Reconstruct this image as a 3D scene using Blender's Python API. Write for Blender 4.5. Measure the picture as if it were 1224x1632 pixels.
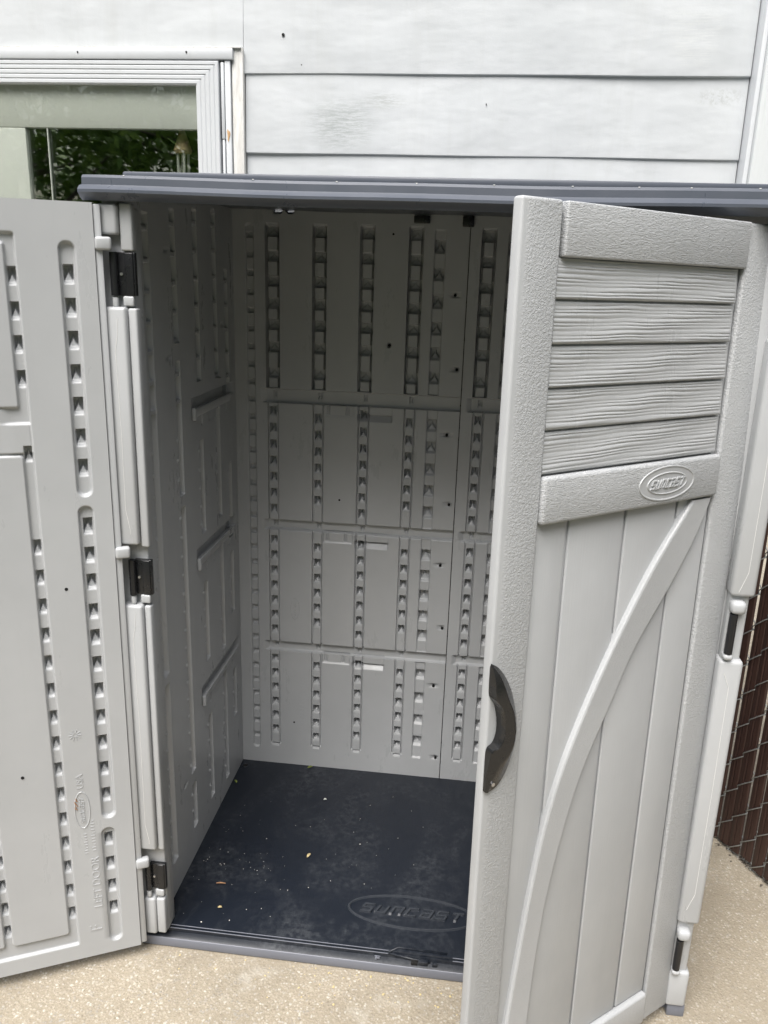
import bpy, bmesh, math, random
import numpy as np
from mathutils import Vector, Matrix
random.seed(7); rng = np.random.default_rng(7)
for o in list(bpy.data.objects): bpy.data.objects.remove(o)
scn = bpy.context.scene
COL = scn.collection

# ------------------------------------------------------------------ camera
cam_d = bpy.data.cameras.new('camera'); cam = bpy.data.objects.new('camera', cam_d); COL.objects.link(cam)
yaw, pitch, roll, FPX = 0.1106877, -0.2882275, 0.0317070, 1303.63
f = Vector((-math.sin(yaw)*math.cos(pitch), math.cos(yaw)*math.cos(pitch), math.sin(pitch)))
rt = Vector((math.cos(yaw), math.sin(yaw), 0)); up = rt.cross(f)
rt2 = rt*math.cos(roll)+up*math.sin(roll); up2 = -rt*math.sin(roll)+up*math.cos(roll)
M = Matrix((rt2, up2, -f)).transposed().to_4x4(); M.translation = Vector((0.729265, -1.536531, 1.593958))
cam.matrix_world = M
cam_d.sensor_fit = 'VERTICAL'; cam_d.sensor_height = 32.0; cam_d.sensor_width = 24.0
cam_d.lens = FPX/1632*32.0
cam_d.clip_start = 0.02; cam_d.clip_end = 300
scn.camera = cam
scn.render.resolution_x = 768; scn.render.resolution_y = 1024

# ------------------------------------------------------------------ sky and sun (overcast)
SUN_EL, SUN_AZ = math.radians(61), math.radians(198)     # azimuth clockwise from +Y: behind the camera, a little left
world = bpy.data.worlds.new('World'); scn.world = world; world.use_nodes = True
wn = world.node_tree.nodes; wl = world.node_tree.links
for n in list(wn): wn.remove(n)
sky = wn.new('ShaderNodeTexSky'); sky.sky_type = 'NISHITA'; sky.sun_disc = False
sky.sun_elevation = SUN_EL; sky.sun_rotation = SUN_AZ; sky.air_density = 1.0; sky.dust_density = 6.0; sky.ozone_density = 1.0
hs = wn.new('ShaderNodeHueSaturation'); hs.inputs['Saturation'].default_value = 0.72
bg = wn.new('ShaderNodeBackground'); bg.inputs['Strength'].default_value = 0.05
wo = wn.new('ShaderNodeOutputWorld')
wl.new(sky.outputs[0], hs.inputs['Color']); wl.new(hs.outputs[0], bg.inputs[0]); wl.new(bg.outputs[0], wo.inputs[0])
sun_d = bpy.data.lights.new('sun', 'SUN'); sun_d.energy = 1.5; sun_d.angle = math.radians(46); sun_d.color = (1.0, 0.99, 0.975)
sun = bpy.data.objects.new('sun', sun_d); COL.objects.link(sun)
sd = Vector((math.sin(SUN_AZ)*math.cos(SUN_EL), math.cos(SUN_AZ)*math.cos(SUN_EL), math.sin(SUN_EL)))
sun.rotation_euler = sd.to_track_quat('Z', 'Y').to_euler()
sun.location = (0, -6, 12)
vs = scn.view_settings; vs.view_transform = 'Standard'; vs.look = 'None'; vs.exposure = 1.84; vs.gamma = 1.0

# ------------------------------------------------------------------ materials
MAT = {}
class NT:
    def __init__(self, name):
        self.m = bpy.data.materials.new(name); self.m.use_nodes = True
        self.t = self.m.node_tree; self.b = self.t.nodes['Principled BSDF']
        MAT[name] = self.m
    def n(self, typ, **kw):
        x = self.t.nodes.new(typ)
        for k, v in kw.items():
            if k in x.inputs: x.inputs[k].default_value = v
            else: setattr(x, k, v)
        return x
    def l(self, a, b): self.t.links.new(a, b)
    def coord(self, scale=(1, 1, 1), rot=(0, 0, 0)):
        c = self.n('ShaderNodeTexCoord'); m = self.n('ShaderNodeMapping')
        m.inputs['Scale'].default_value = scale; m.inputs['Rotation'].default_value = rot
        self.l(c.outputs['Object'], m.inputs[0]); return m.outputs[0]
    def ramp(self, src, stops):
        r = self.n('ShaderNodeValToRGB'); e = r.color_ramp.elements
        while len(e) < len(stops): e.new(0.5)
        for i, (p, c) in enumerate(stops):
            e[i].position = p; e[i].color = (*c, 1) if len(c) == 3 else c
        self.l(src, r.inputs[0]); return r.outputs[0]
    def mix(self, fac, a, b, blend='MIX'):
        x = self.n('ShaderNodeMix', data_type='RGBA', blend_type=blend)
        for i, v in ((0, fac), (6, a), (7, b)):
            if hasattr(v, 'is_linked'): self.l(v, x.inputs[i])
            elif i == 0: x.inputs[0].default_value = v
            else: x.inputs[i].default_value = (*v, 1)
        return x.outputs[2]
    def noise(self, vec, scale, detail=3, rough=.5, dist=0):
        x = self.n('ShaderNodeTexNoise', Scale=scale, Detail=detail, Roughness=rough, Distortion=dist)
        self.l(vec, x.inputs['Vector']); return x.outputs['Fac']
    def bump(self, h, strength, dist=0.001, prev=None):
        x = self.n('ShaderNodeBump', Strength=strength, Distance=dist)
        self.l(h, x.inputs['Height'])
        if prev is not None: self.l(prev, x.inputs['Normal'])
        return x.outputs[0]
    def fin(self, col=None, rough=.5, nrm=None, spec=.5):
        if col is not None:
            if hasattr(col, 'is_linked'): self.l(col, self.b.inputs['Base Color'])
            else: self.b.inputs['Base Color'].default_value = (*col, 1)
        if hasattr(rough, 'is_linked'): self.l(rough, self.b.inputs['Roughness'])
        else: self.b.inputs['Roughness'].default_value = rough
        self.b.inputs['Specular IOR Level'].default_value = spec
        if nrm is not None: self.l(nrm, self.b.inputs['Normal'])
        return self.m

def plastic(name, col, rough=.42, grain=None, bump=.25):
    t = NT(name); v = t.coord()
    big = t.noise(v, 3.2, 4, .6); c = t.mix(t.ramp(big, [(.35, (0, 0, 0)), (.7, (1, 1, 1))]), tuple(x*.94 for x in col), tuple(min(1, x*1.04) for x in col))
    dirt = t.noise(t.coord((1, 1, .12)), 34, 6, .75)
    c = t.mix(t.ramp(dirt, [(.54, (0, 0, 0)), (.86, (.20, .20, .20))]), c, tuple(x*.78 for x in col))
    nr = t.bump(t.noise(v, 1300, 2), .10, .0006)
    if grain == 'pebble':
        g = t.ramp(t.noise(v, 250, 3, .55, .8), [(.42, (0, 0, 0)), (.60, (1, 1, 1))])
        sp_ = t.n('ShaderNodeSeparateXYZ'); t.l(v, sp_.inputs[0])
        g = t.mix(1.0, g, t.ramp(sp_.outputs[0], [(.588, (1, 1, 1)), (.598, (0, 0, 0))]), 'MULTIPLY')   # the outer rim is moulded smooth
        nr = t.bump(g, bump, .0020, nr)
    elif grain == 'leather':
        g = t.noise(t.coord((80, 80, 340)), 1.0, 3, .6, 1.3)
        nr = t.bump(t.ramp(g, [(.40, (0, 0, 0)), (.58, (1, 1, 1))]), bump, .0022, nr)
    elif grain == 'wood_v':
        g = t.noise(t.coord((260, 260, 6)), 1.0, 4, .6, .5)
        nr = t.bump(g, bump, .0008, nr)
    r = t.ramp(t.noise(t.coord((1, 1, .3)), 14, 6, .7), [(.3, (rough-.08,)*3), (.7, (rough+.12,)*3)])
    return t.fin(c, r, nr)

TAUPE = (0.402, 0.414, 0.424)
plastic('taupe', TAUPE, .31)
plastic('taupe_pebble', TAUPE, .42, 'pebble', .45)
plastic('taupe_leather', TAUPE, .40, 'leather', .5)
plastic('taupe_soft', TAUPE, .40, 'pebble', .16)
plastic('taupe_plank', TAUPE, .48, 'wood_v', .35)
plastic('slate', (.076, .086, .106), .33)
plastic('sill_slate', (.155, .165, .195), .45)

t = NT('floor_navy'); v = t.coord()
d1 = t.noise(t.coord((1, .7, 1)), 5, 6, .72, .6); d2 = t.noise(v, 60, 5, .75)
fac = t.mix(1.0, t.ramp(d1, [(.44, (0, 0, 0)), (.70, (1, 1, 1))]), t.ramp(d2, [(.42, (0, 0, 0)), (.72, (1, 1, 1))]), 'MULTIPLY')
c = t.mix(fac, (.0055, .0085, .0150), (.060, .066, .074))
t.fin(c, t.ramp(d1, [(.3, (.34,)*3), (.7, (.55,)*3)]), t.bump(t.noise(v, 700, 2), .15, .0006))

t = NT('black_plastic'); v = t.coord(); t.fin((.010, .0105, .012), t.ramp(t.noise(v, 40, 4), [(.3, (.22,)*3), (.7, (.4,)*3)]))
t = NT('handle_black'); v = t.coord(); t.fin((.011, .011, .0115), t.ramp(t.noise(v, 30, 5), [(.3, (.20,)*3), (.75, (.32,)*3)]))
t = NT('steel'); t.b.inputs['Metallic'].default_value = 1; t.fin((.55, .55, .56), .35)
t = NT('wire'); t.b.inputs['Metallic'].default_value = .85; t.fin(t.mix(t.noise(t.coord(), 60, 4), (.36, .38, .38), (.55, .57, .57)), .48)

# painted siding
t = NT('siding'); v = t.coord()
base = t.mix(t.ramp(t.noise(t.coord((1, 1, .5)), 3.5, 6, .65), [(.35, (0, 0, 0)), (.7, (1, 1, 1))]), (.482, .505, .520), (.55, .572, .588))
st = t.noise(t.coord((14, 14, 1.2)), 1.0, 6, .7)
base = t.mix(t.ramp(st, [(.52, (0, 0, 0)), (.80, (.45, .45, .45))]), base, (.44, .455, .45))
scr = t.noise(t.coord((22, 22, 330)), 1.0, 5, .8); ms = t.noise(v, 3.6, 3, .5)
k = t.mix(1.0, t.ramp(scr, [(.47, (0, 0, 0)), (.60, (1, 1, 1))]), t.ramp(ms, [(.615, (0, 0, 0)), (.70, (.75, .75, .75))]), 'MULTIPLY')
base = t.mix(k, base, (.58, .60, .60))
def patch(cx, cz, rx, rz):
    mp = t.n('ShaderNodeMapping'); cc = t.n('ShaderNodeTexCoord'); t.l(cc.outputs['Object'], mp.inputs[0])
    mp.inputs['Location'].default_value = (-cx/rx, 0, -cz/rz); mp.inputs['Scale'].default_value = (1/rx, 0, 1/rz)
    ln = t.n('ShaderNodeVectorMath', operation='LENGTH'); t.l(mp.outputs[0], ln.inputs[0])
    return t.ramp(ln.outputs['Value'], [(.35, (1, 1, 1)), (1.0, (0, 0, 0))])
scr2 = t.ramp(t.noise(t.coord((30, 30, 260)), 1.0, 6, .85), [(.44, (0, 0, 0)), (.56, (1, 1, 1))])
scr3 = t.ramp(t.noise(v, 75, 5, .8, 1.2), [(.46, (0, 0, 0)), (.58, (1, 1, 1))])
base = t.mix(t.mix(1.0, scr2, patch(.905, 1.975, .115, .085), 'MULTIPLY'), base, (.36, .385, .385))
base = t.mix(t.mix(1.0, scr2, patch(1.02, 2.035, .08, .03), 'MULTIPLY'), base, (.42, .44, .44))
base = t.mix(t.mix(1.0, scr3, patch(1.905, 2.052, .085, .028), 'MULTIPLY'), base, (.43, .45, .45))
t.fin(base, .50, t.bump(t.noise(t.coord((2, 2, 4)), 2.5, 3), .35, .012, t.bump(t.noise(v, 260, 3), .12, .001)))
t = NT('white_trim'); v = t.coord()
c = t.mix(t.ramp(t.noise(t.coord((1, 1, 1)), 14, 5, .7), [(.5, (0, 0, 0)), (.85, (.35, .35, .35))]), (.54, .562, .580), (.42, .425, .42))
t.fin(c, .42, t.bump(t.noise(v, 120, 3), .12, .001))
t = NT('old_caulk'); v = t.coord()
c = t.mix(t.ramp(t.noise(t.coord((60, 60, 9)), 1, 5, .7), [(.4, (0, 0, 0)), (.7, (1, 1, 1))]), (.62, .62, .60), (.46, .45, .42))
t.fin(c, .7, t.bump(t.noise(t.coord((120, 120, 12)), 1, 4, .7), .8, .004))
t = NT('painted_wood'); v = t.coord()
c = t.mix(t.ramp(t.noise(t.coord((90, 90, 3)), 1, 5, .7), [(.5, (0, 0, 0)), (.8, (.4, .4, .4))]), (.52, .545, .55), (.40, .42, .42))
t.fin(c, .6, t.bump(t.noise(t.coord((170, 170, 5)), 1, 4, .6), .6, .002))
t = NT('rust'); v = t.coord(); t.fin(t.mix(t.noise(v, 120, 4, .7), (.32, .13, .03), (.62, .47, .28)), .8)
t = NT('inner_frame'); t.fin((.46, .475, .445), .5)
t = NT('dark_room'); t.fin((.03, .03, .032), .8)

def glass(name, refl, tint):
    t = NT(name); t.t.nodes.remove(t.b)
    tr = t.n('ShaderNodeBsdfTransparent'); tr.inputs[0].default_value = (*tint, 1)
    gl = t.n('ShaderNodeBsdfGlossy'); gl.inputs['Roughness'].default_value = 0.0; gl.inputs['Color'].default_value = (.95, 1, .95, 1)
    lw_ = t.n('ShaderNodeLayerWeight'); lw_.inputs['Blend'].default_value = .5
    pw = t.n('ShaderNodeMath', operation='POWER'); t.l(lw_.outputs['Facing'], pw.inputs[0]); pw.inputs[1].default_value = 5.0
    mp = t.n('ShaderNodeMapRange'); mp.inputs['To Min'].default_value = refl
    t.l(pw.outputs[0], mp.inputs[0])
    bu = t.bump(t.noise(t.coord(), 3, 1), .012, .01); t.l(bu, gl.inputs['Normal'])
    mx = t.n('ShaderNodeMixShader'); t.l(mp.outputs[0], mx.inputs[0]); t.l(tr.outputs[0], mx.inputs[1]); t.l(gl.outputs[0], mx.inputs[2])
    t.l(mx.outputs[0], t.t.nodes['Material Output'].inputs[0])
glass('storm_glass', .045, (.955, .965, .950)); glass('inner_glass', .20, (.95, .96, .95))

# exposed aggregate concrete
t = NT('aggregate'); v = t.coord()
wv = t.n('ShaderNodeVectorMath', operation='ADD'); nz = t.n('ShaderNodeTexNoise', Scale=70.0, Detail=2.0); t.l(v, nz.inputs['Vector'])
sc = t.n('ShaderNodeVectorMath', operation='SCALE'); sc.inputs['Scale'].default_value = .009; t.l(nz.outputs['Color'], sc.inputs[0])
t.l(v, wv.inputs[0]); t.l(sc.outputs[0], wv.inputs[1])
vo = t.n('ShaderNodeTexVoronoi', Scale=150.0); t.l(wv.outputs[0], vo.inputs['Vector'])
vo2 = t.n('ShaderNodeTexVoronoi', Scale=48.0); t.l(wv.outputs[0], vo2.inputs['Vector'])
sx = t.n('ShaderNodeSeparateColor'); t.l(vo.outputs['Color'], sx.inputs[0])
sx2 = t.n('ShaderNodeSeparateColor'); t.l(vo2.outputs['Color'], sx2.inputs[0])
pc = t.ramp(sx.outputs[0], [(0, (0.236, 0.200, 0.148)), (.18, (0.348, 0.307, 0.241)), (.45, (0.420, 0.379, 0.305)), (.68, (0.332, 0.291, 0.229)), (.84, (0.573, 0.547, 0.484)), (1, (0.286, 0.268, 0.242))])
pc2 = t.ramp(sx2.outputs[1], [(0, (0.443, 0.399, 0.326)), (.5, (0.316, 0.271, 0.209)), (1, (0.303, 0.296, 0.277))])
c = t.mix(t.ramp(sx2.outputs[0], [(.84, (0, 0, 0)), (.86, (.8, .8, .8))]), pc, pc2)
mort = t.ramp(vo.outputs['Distance'], [(.30, (0, 0, 0)), (.60, (1, 1, 1))])
c = t.mix(mort, c, (0.316, 0.275, 0.209))
fine = t.noise(v, 215, 6, .85); c = t.mix(t.ramp(fine, [(.38, (.9, .9, .9)), (.50, (0, 0, 0))]), c, (0.213, 0.179, 0.128))
fin2 = t.noise(v, 270, 5, .8); c = t.mix(t.ramp(fin2, [(.57, (0, 0, 0)), (.66, (.8, .8, .8))]), c, (0.573, 0.551, 0.496))
stn = t.noise(v, 1.7, 6, .7); c = t.mix(t.ramp(stn, [(.40, (.55, .55, .55)), (.60, (0, 0, 0))]), c, (0.213, 0.183, 0.136))
st2 = t.noise(v, 11, 5, .75); c = t.mix(t.ramp(st2, [(.53, (0, 0, 0)), (.72, (.55, .55, .55))]), c, (0.213, 0.184, 0.139))
st3 = t.noise(v, 5, 4, .7); c = t.mix(t.ramp(st3, [(.60, (0, 0, 0)), (.72, (.35, .35, .35))]), c, (0.493, 0.471, 0.420))
h = t.ramp(vo.outputs['Distance'], [(0, (1, 1, 1)), (.65, (0, 0, 0))])
t.fin(c, .85, t.bump(fine, .5, .002, t.bump(h, .4, .003)))
t = NT('lawn_grass'); v = t.coord(); t.fin(t.mix(t.noise(v, 4, 6, .7), (.040, .058, .026), (.080, .105, .048)), .9, t.bump(t.noise(v, 90, 4), .8, .02))

t = NT('slat_brown'); v = t.coord(); t.fin(t.mix(t.ramp(t.noise(t.coord((60, 60, 4)), 1, 5, .7), [(.35, (0, 0, 0)), (.75, (1, 1, 1))]), (.034, .0155, .012), (.060, .031, .024)), .45)
t = NT('bark'); t.fin(t.mix(t.noise(t.coord((9, 9, 2)), 2, 6, .7), (.05, .04, .03), (.13, .11, .09)), .9)
t = NT('foliage'); v = t.coord(); t.b.inputs['Subsurface Weight'].default_value = 0
t.fin(t.mix(t.ramp(t.noise(v, 1.6, 4, .7), [(.35, (0, 0, 0)), (.65, (1, 1, 1))]), (.06, .125, .018), (.19, .30, .045)), .6)
t = NT('leaf_green'); t.fin(t.mix(t.noise(t.coord(), 200, 3), (.11, .16, .03), (.25, .28, .07)), .6)
t = NT('seed_tan'); t.fin(t.mix(t.noise(t.coord(), 300, 3), (.40, .31, .14), (.62, .52, .30)), .7)
t = NT('twig_brown'); t.fin(t.mix(t.noise(t.coord(), 300, 3), (.28, .13, .06), (.45, .27, .15)), .8)
t = NT('crumb_white'); t.fin((.66, .64, .58), .8)
t = NT('flash_white'); t.fin((.70, .70, .69), .4)
t = NT('floor_worn'); t.fin(t.mix(t.noise(t.coord(), 90, 4), (.016, .020, .028), (.045, .050, .058)), .38)  # lighter navy: puts the emblem's edge highlights into its colour
t = NT('hole_black'); t.fin((.004, .004, .004), .9)
t = NT('chime_cone'); t.fin(t.mix(t.noise(t.coord((1, 1, .2)), 40, 4), (.50, .33, .17), (.72, .56, .36)), .8)
t = NT('chime_tube'); t.fin((.75, .75, .72), .3)

# ------------------------------------------------------------------ mesh helpers
def link(name, me, mat, parent=None, frame=None, smooth=False):
    o = bpy.data.objects.new(name, me); COL.objects.link(o)
    if mat and not me.materials: me.materials.append(MAT[mat])
    if smooth: me.shade_smooth()
    if frame is not None: o.matrix_world = frame
    if parent is not None: o.parent = parent
    return o
def bm_obj(name, bm, mat, parent=None, frame=None, smooth=False, auto=None):
    bmesh.ops.recalc_face_normals(bm, faces=bm.faces)
    me = bpy.data.meshes.new(name); bm.to_mesh(me); bm.free()
    if auto:
        me.shade_smooth(); me.set_sharp_from_angle(angle=math.radians(auto))
    return link(name, me, mat, parent, frame, smooth)
def box(bm, x0, x1, y0, y1, z0, z1, bev=0.0, seg=2):
    r = bmesh.ops.create_cube(bm, size=1.0); vs_ = r['verts']
    for w in vs_:
        w.co = Vector(((x0+x1)/2+w.co.x*(x1-x0), (y0+y1)/2+w.co.y*(y1-y0), (z0+z1)/2+w.co.z*(z1-z0)))
    if bev > 0:
        es = list({e for w in vs_ for e in w.link_edges})
        bmesh.ops.bevel(bm, geom=es, offset=min(bev, .49*min(abs(x1-x0), abs(y1-y0), abs(z1-z0))), segments=seg, profile=.5, affect='EDGES')
def B(name, dims, mat, parent=None, frame=None, bev=.002, seg=2, auto=40):
    bm = bmesh.new(); box(bm, *dims, bev, seg); return bm_obj(name, bm, mat, parent, frame, auto=auto)
def prism(bm, pts, a0, a1, axis='y'):
    """polygon extruded; pts in the two other axes"""
    def P(p, a): return {'y': (p[0], a, p[1]), 'x': (a, p[0], p[1]), 'z': (p[0], p[1], a)}[axis]
    A = [bm.verts.new(P(p, a0)) for p in pts]; C = [bm.verts.new(P(p, a1)) for p in pts]; n = len(pts)
    bm.faces.new(A); bm.faces.new(C[::-1])
    for i in range(n): bm.faces.new((A[i], C[i], C[(i+1) % n], A[(i+1) % n]))
def tube(bm, path, r, seg=6, closed=False):
    path = [Vector(p) for p in path]; rings = []; n = len(path)
    for i, p in enumerate(path):
        a = path[(i-1) % n] if (closed or i > 0) else path[i]; b = path[(i+1) % n] if (closed or i < n-1) else path[i]
        d = (b-a).normalized(); ref = Vector((0, 0, 1)) if abs(d.z) < .9 else Vector((0, 1, 0))
        s = d.cross(ref).normalized(); q = s.cross(d); rr = r[i] if isinstance(r, (list, tuple)) else r
        rings.append([bm.verts.new(p+rr*(math.cos(2*math.pi*k/seg)*s+math.sin(2*math.pi*k/seg)*q)) for k in range(seg)])
    for i in range(n if closed else n-1):
        A, C = rings[i], rings[(i+1) % n]
        for k in range(seg): bm.faces.new((A[k], A[(k+1) % seg], C[(k+1) % seg], C[k]))
    if not closed: bm.faces.new(rings[0][::-1]); bm.faces.new(rings[-1])
def cyl(bm, c0, c1, r, seg=16): tube(bm, [c0, c1], r, seg)
def tag(o, label, cat, group=None):
    o['label'] = label; o['category'] = cat
    if group: o['group'] = group
    return o
def thing(name, loc, label, cat, group=None):
    o = bpy.data.objects.new(name, None); COL.objects.link(o); o.location = loc; o.empty_display_size = .1
    return tag(o, label, cat, group)
def structure(o): o['kind'] = 'structure'; return o
def frame_m(o, u, k):
    u = Vector(u).normalized(); k = Vector(k); k = (k-u*k.dot(u)).normalized(); n = k.cross(u)
    m = Matrix((u, n, k)).transposed().to_4x4(); m.translation = Vector(o); return m

def text_bm(bm, txt, size, ext, fx):
    c = bpy.data.curves.new('lettering', 'FONT'); c.body = txt; c.size = size; c.extrude = ext; c.align_x = 'CENTER'; c.align_y = 'CENTER'; c.resolution_u = 3
    ob = bpy.data.objects.new('lettering', c); COL.objects.link(ob); dg = bpy.context.evaluated_depsgraph_get(); dg.update()
    me = bpy.data.meshes.new_from_object(ob.evaluated_get(dg)); bpy.data.objects.remove(ob); bpy.data.curves.remove(c)
    vs_ = [bm.verts.new(fx(v.co.x, v.co.y, v.co.z)) for v in me.vertices]
    for p in me.polygons:
        try: bm.faces.new([vs_[i] for i in p.vertices])
        except ValueError: pass
    bpy.data.meshes.remove(me)
T_ = .19
LET = {'S': [(0, 0, 1, T_), (0, .405, 1, .405+T_), (0, 1-T_, 1, 1), (0, .5, T_*1.1, 1), (1-T_*1.1, 0, 1, .5)],
       'U': [(0, 0, 1, T_), (0, 0, T_*1.2, 1), (1-T_*1.2, 0, 1, 1)], 'N': [(0, 1-T_, 1, 1), (0, 0, T_*1.2, 1), (1-T_*1.2, 0, 1, 1)],
       'C': [(0, 0, 1, T_), (0, 1-T_, 1, 1), (0, 0, T_*1.2, 1)],
       'A': [(0, 0, 1, T_), (0, .405, 1, .405+T_), (0, 1-T_, 1, 1), (0, 0, T_*1.1, .5), (1-T_*1.1, 0, 1, 1)],
       'T': [(0, 1-T_, 1, 1), (.4, 0, .62, 1)]}
def logo_bm(bm, wid, hgt, lw, lh, ext, fx, ring=.004, rings=(1.0, )):
    """oval emblem with slanted block lettering; fx maps (x right, y up, out)"""
    word = 'SUNCAST'; adv = lw/len(word); cw = adv*.78; sh = .38*lh
    for i, ch in enumerate(word):
        x0 = -lw/2+i*adv+.02*lw
        for j, (a, b, c, d) in enumerate(LET[ch]):
            e_ = ext+.00005*j
            q = [(a, b), (c, b), (c, d), (a, d)]
            q = [(x0+p[0]*cw+(p[1]-.5)*sh, (p[1]-.5)*lh) for p in q]
            lo = [bm.verts.new(fx(*p, -.0005)) for p in q]
            qx = sum(p[0] for p in q)/4; qy = sum(p[1] for p in q)/4
            hi = [bm.verts.new(fx(qx+(p[0]-qx)*.9, qy+(p[1]-qy)*.72, e_)) for p in q]
            bm.faces.new(hi); bm.faces.new(lo[::-1])
            for k in range(4): bm.faces.new((lo[k], lo[(k+1) % 4], hi[(k+1) % 4], hi[k]))
    for rs in rings:
        N = 56; pr = [(-ring, -.0004), (-ring*.45, ext), (ring*.45, ext), (ring, -.0004)]
        rr = []
        for k in range(N):
            a = 2*math.pi*k/N; ca, sa = math.cos(a), math.sin(a)
            rr.append([bm.verts.new(fx((wid/2*rs+p)*ca, (hgt/2*rs+p)*sa, q)) for p, q in pr])
        for k in range(N):
            A, C = rr[k], rr[(k+1) % N]
            for m in range(3): bm.faces.new((A[m], A[m+1], C[m+1], C[m]))
            bm.faces.new((A[3], A[0], C[0], C[3]))

# ---- moulded panel: a dense relief sheet with skirt and back
def lines(a, b, zones, fine, coarse):
    pts = [a]
    zs_ = sorted((max(a, z0), min(b, z1)) for z0, z1 in zones if z1 > a and z0 < b)
    cur = a
    for z0, z1 in zs_:
        z0 = max(z0, cur)
        if z1 <= z0: continue
        if z0 > cur+1e-6:
            n = max(1, int(math.ceil((z0-cur)/coarse))); pts += list(np.linspace(cur, z0, n+1)[1:])
        n = max(1, int(math.ceil((z1-z0)/fine))); pts += list(np.linspace(z0, z1, n+1)[1:]); cur = z1
    if cur < b-1e-6:
        n = max(1, int(math.ceil((b-cur)/coarse))); pts += list(np.linspace(cur, b, n+1)[1:])
    return np.array(pts)
class Relief:
    def __init__(s, S, Z): s.S, s.Z = S, Z; s.h = np.zeros((len(S), len(Z)))
    def win(s, s0, s1, z0, z1):
        i0, i1 = np.searchsorted(s.S, [s0, s1]); j0, j1 = np.searchsorted(s.Z, [z0, z1])
        i0 = max(0, i0-1); j0 = max(0, j0-1)
        return slice(i0, i1+1), slice(j0, j1+1)
    def mask(s, s0, s1, z0, z1, r, e):
        a, b = s.win(s0-3*e, s1+3*e, z0-3*e, z1+3*e)
        X, Y = np.meshgrid(s.S[a], s.Z[b], indexing='ij')
        r = min(r, .5*(s1-s0)-1e-5, .5*(z1-z0)-1e-5)
        qx = abs(X-(s0+s1)/2)-(s1-s0)/2+r; qy = abs(Y-(z0+z1)/2)-(z1-z0)/2+r
        d = np.hypot(np.maximum(qx, 0), np.maximum(qy, 0))+np.minimum(np.maximum(qx, qy), 0)-r
        t = np.clip(.5-d/(2*e), 0, 1); return a, b, X, Y, t*t*(3-2*t)
    def recess(s, s0, s1, z0, z1, d, r=.003, e=.0014):
        a, b, X, Y, m = s.mask(s0, s1, z0, z1, r, e); s.h[a, b] -= d*m
    def slope(s, s0, s1, z0, z1, d, e=.0014):
        """recess whose floor climbs back to the face towards its lower edge"""
        a, b, X, Y, m = s.mask(s0, s1, z0, z1, .001, e)
        s.h[a, b] -= d*m*np.clip((Y-z0)/(z1-z0), 0, 1)
    def pocket(s, cs, zc, w, hh, d, wedge=.6):
        a, b, X, Y, m = s.mask(cs-w/2, cs+w/2, zc-hh/2, zc+hh/2, .0015, .0010)
        t = np.clip((zc+hh/2-Y)/hh, 0, 1)
        p = np.interp(t, [0, .84, 1], [1, .95, 0])
        lim = w*.5*np.interp(t, [.12, .40, .62, .80, 1], [.10, .24, .62, 1.05, 1.2])
        wd = np.clip((lim-abs(X-cs))/(w*.09), 0, 1)*np.clip((t-.12)/.10, 0, 1)
        rise = np.interp(t, [.12, .40, .84], [.25, .62, .95])
        s.h[a, b] -= d*m*p*(1-min(1, wedge*1.6)*wd*rise)
    def build(s, name, mat, face, thick, parent, frame):
        ns, nz = len(s.S), len(s.Z)
        X, Z = np.meshgrid(s.S, s.Z, indexing='ij')
        co = np.stack([X, face*s.h, Z], -1).reshape(-1, 3)
        i, j = np.meshgrid(np.arange(ns-1), np.arange(nz-1), indexing='ij'); v0 = (i*nz+j).ravel()
        q = np.stack([v0, v0+nz, v0+nz+1, v0+1], -1)     # normal = u x k = -n
        if face > 0: q = q[:, ::-1]
        bd = [i*nz for i in range(ns)] + [(ns-1)*nz+j for j in range(1, nz)] + [i*nz+nz-1 for i in range(ns-2, -1, -1)] + [j for j in range(nz-2, 0, -1)]
        nb = len(bd); back = co[bd].copy(); back[:, 1] = -face*thick
        base = len(co); co = np.vstack([co, back])
        sk = []
        for a in range(nb):
            c = (a+1) % nb; w = [bd[a], base+a, base+c, bd[c]]
            sk.append(w if face < 0 else w[::-1])
        sk = np.array(sk)
        # back: strip between lower and upper border
        bk = []
        lo = list(range(ns)); hi = [nb-0]*0
        top = [ns-1+nz-1+t_ for t_ in range(ns)]        # runs from s max to s min
        for a in range(ns-1):
            w = [base+a, base+top[ns-1-a] if ns-1-a < len(top) else base, base+top[ns-2-a], base+a+1]
            bk.append(w if face < 0 else w[::-1])
        q = np.vstack([q, sk, np.array(bk)])
        me = bpy.data.meshes.new(name); me.vertices.add(len(co)); me.vertices.foreach_set('co', co.ravel().astype(np.float32))
        me.loops.add(q.size); me.loops.foreach_set('vertex_index', q.ravel().astype(np.int32))
        me.polygons.add(len(q)); me.polygons.foreach_set('loop_start', np.arange(0, q.size, 4, dtype=np.int32))
        me.update(calc_edges=True); me.validate()
        me.shade_smooth(); me.set_sharp_from_angle(angle=math.radians(62))
        return link(name, me, mat, parent, frame)

# ================================================================== ground
bm = bmesh.new(); bmesh.ops.create_grid(bm, x_segments=2, y_segments=2, size=40)
structure(bm_obj('ground', bm, 'aggregate'))
bm = bmesh.new(); box(bm, -38, 38, -38, -2.45, .002, .012)  # unseen lawn, edge brought close to cut light bounced into the shed
structure(bm_obj('lawn', bm, 'lawn_grass'))

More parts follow.
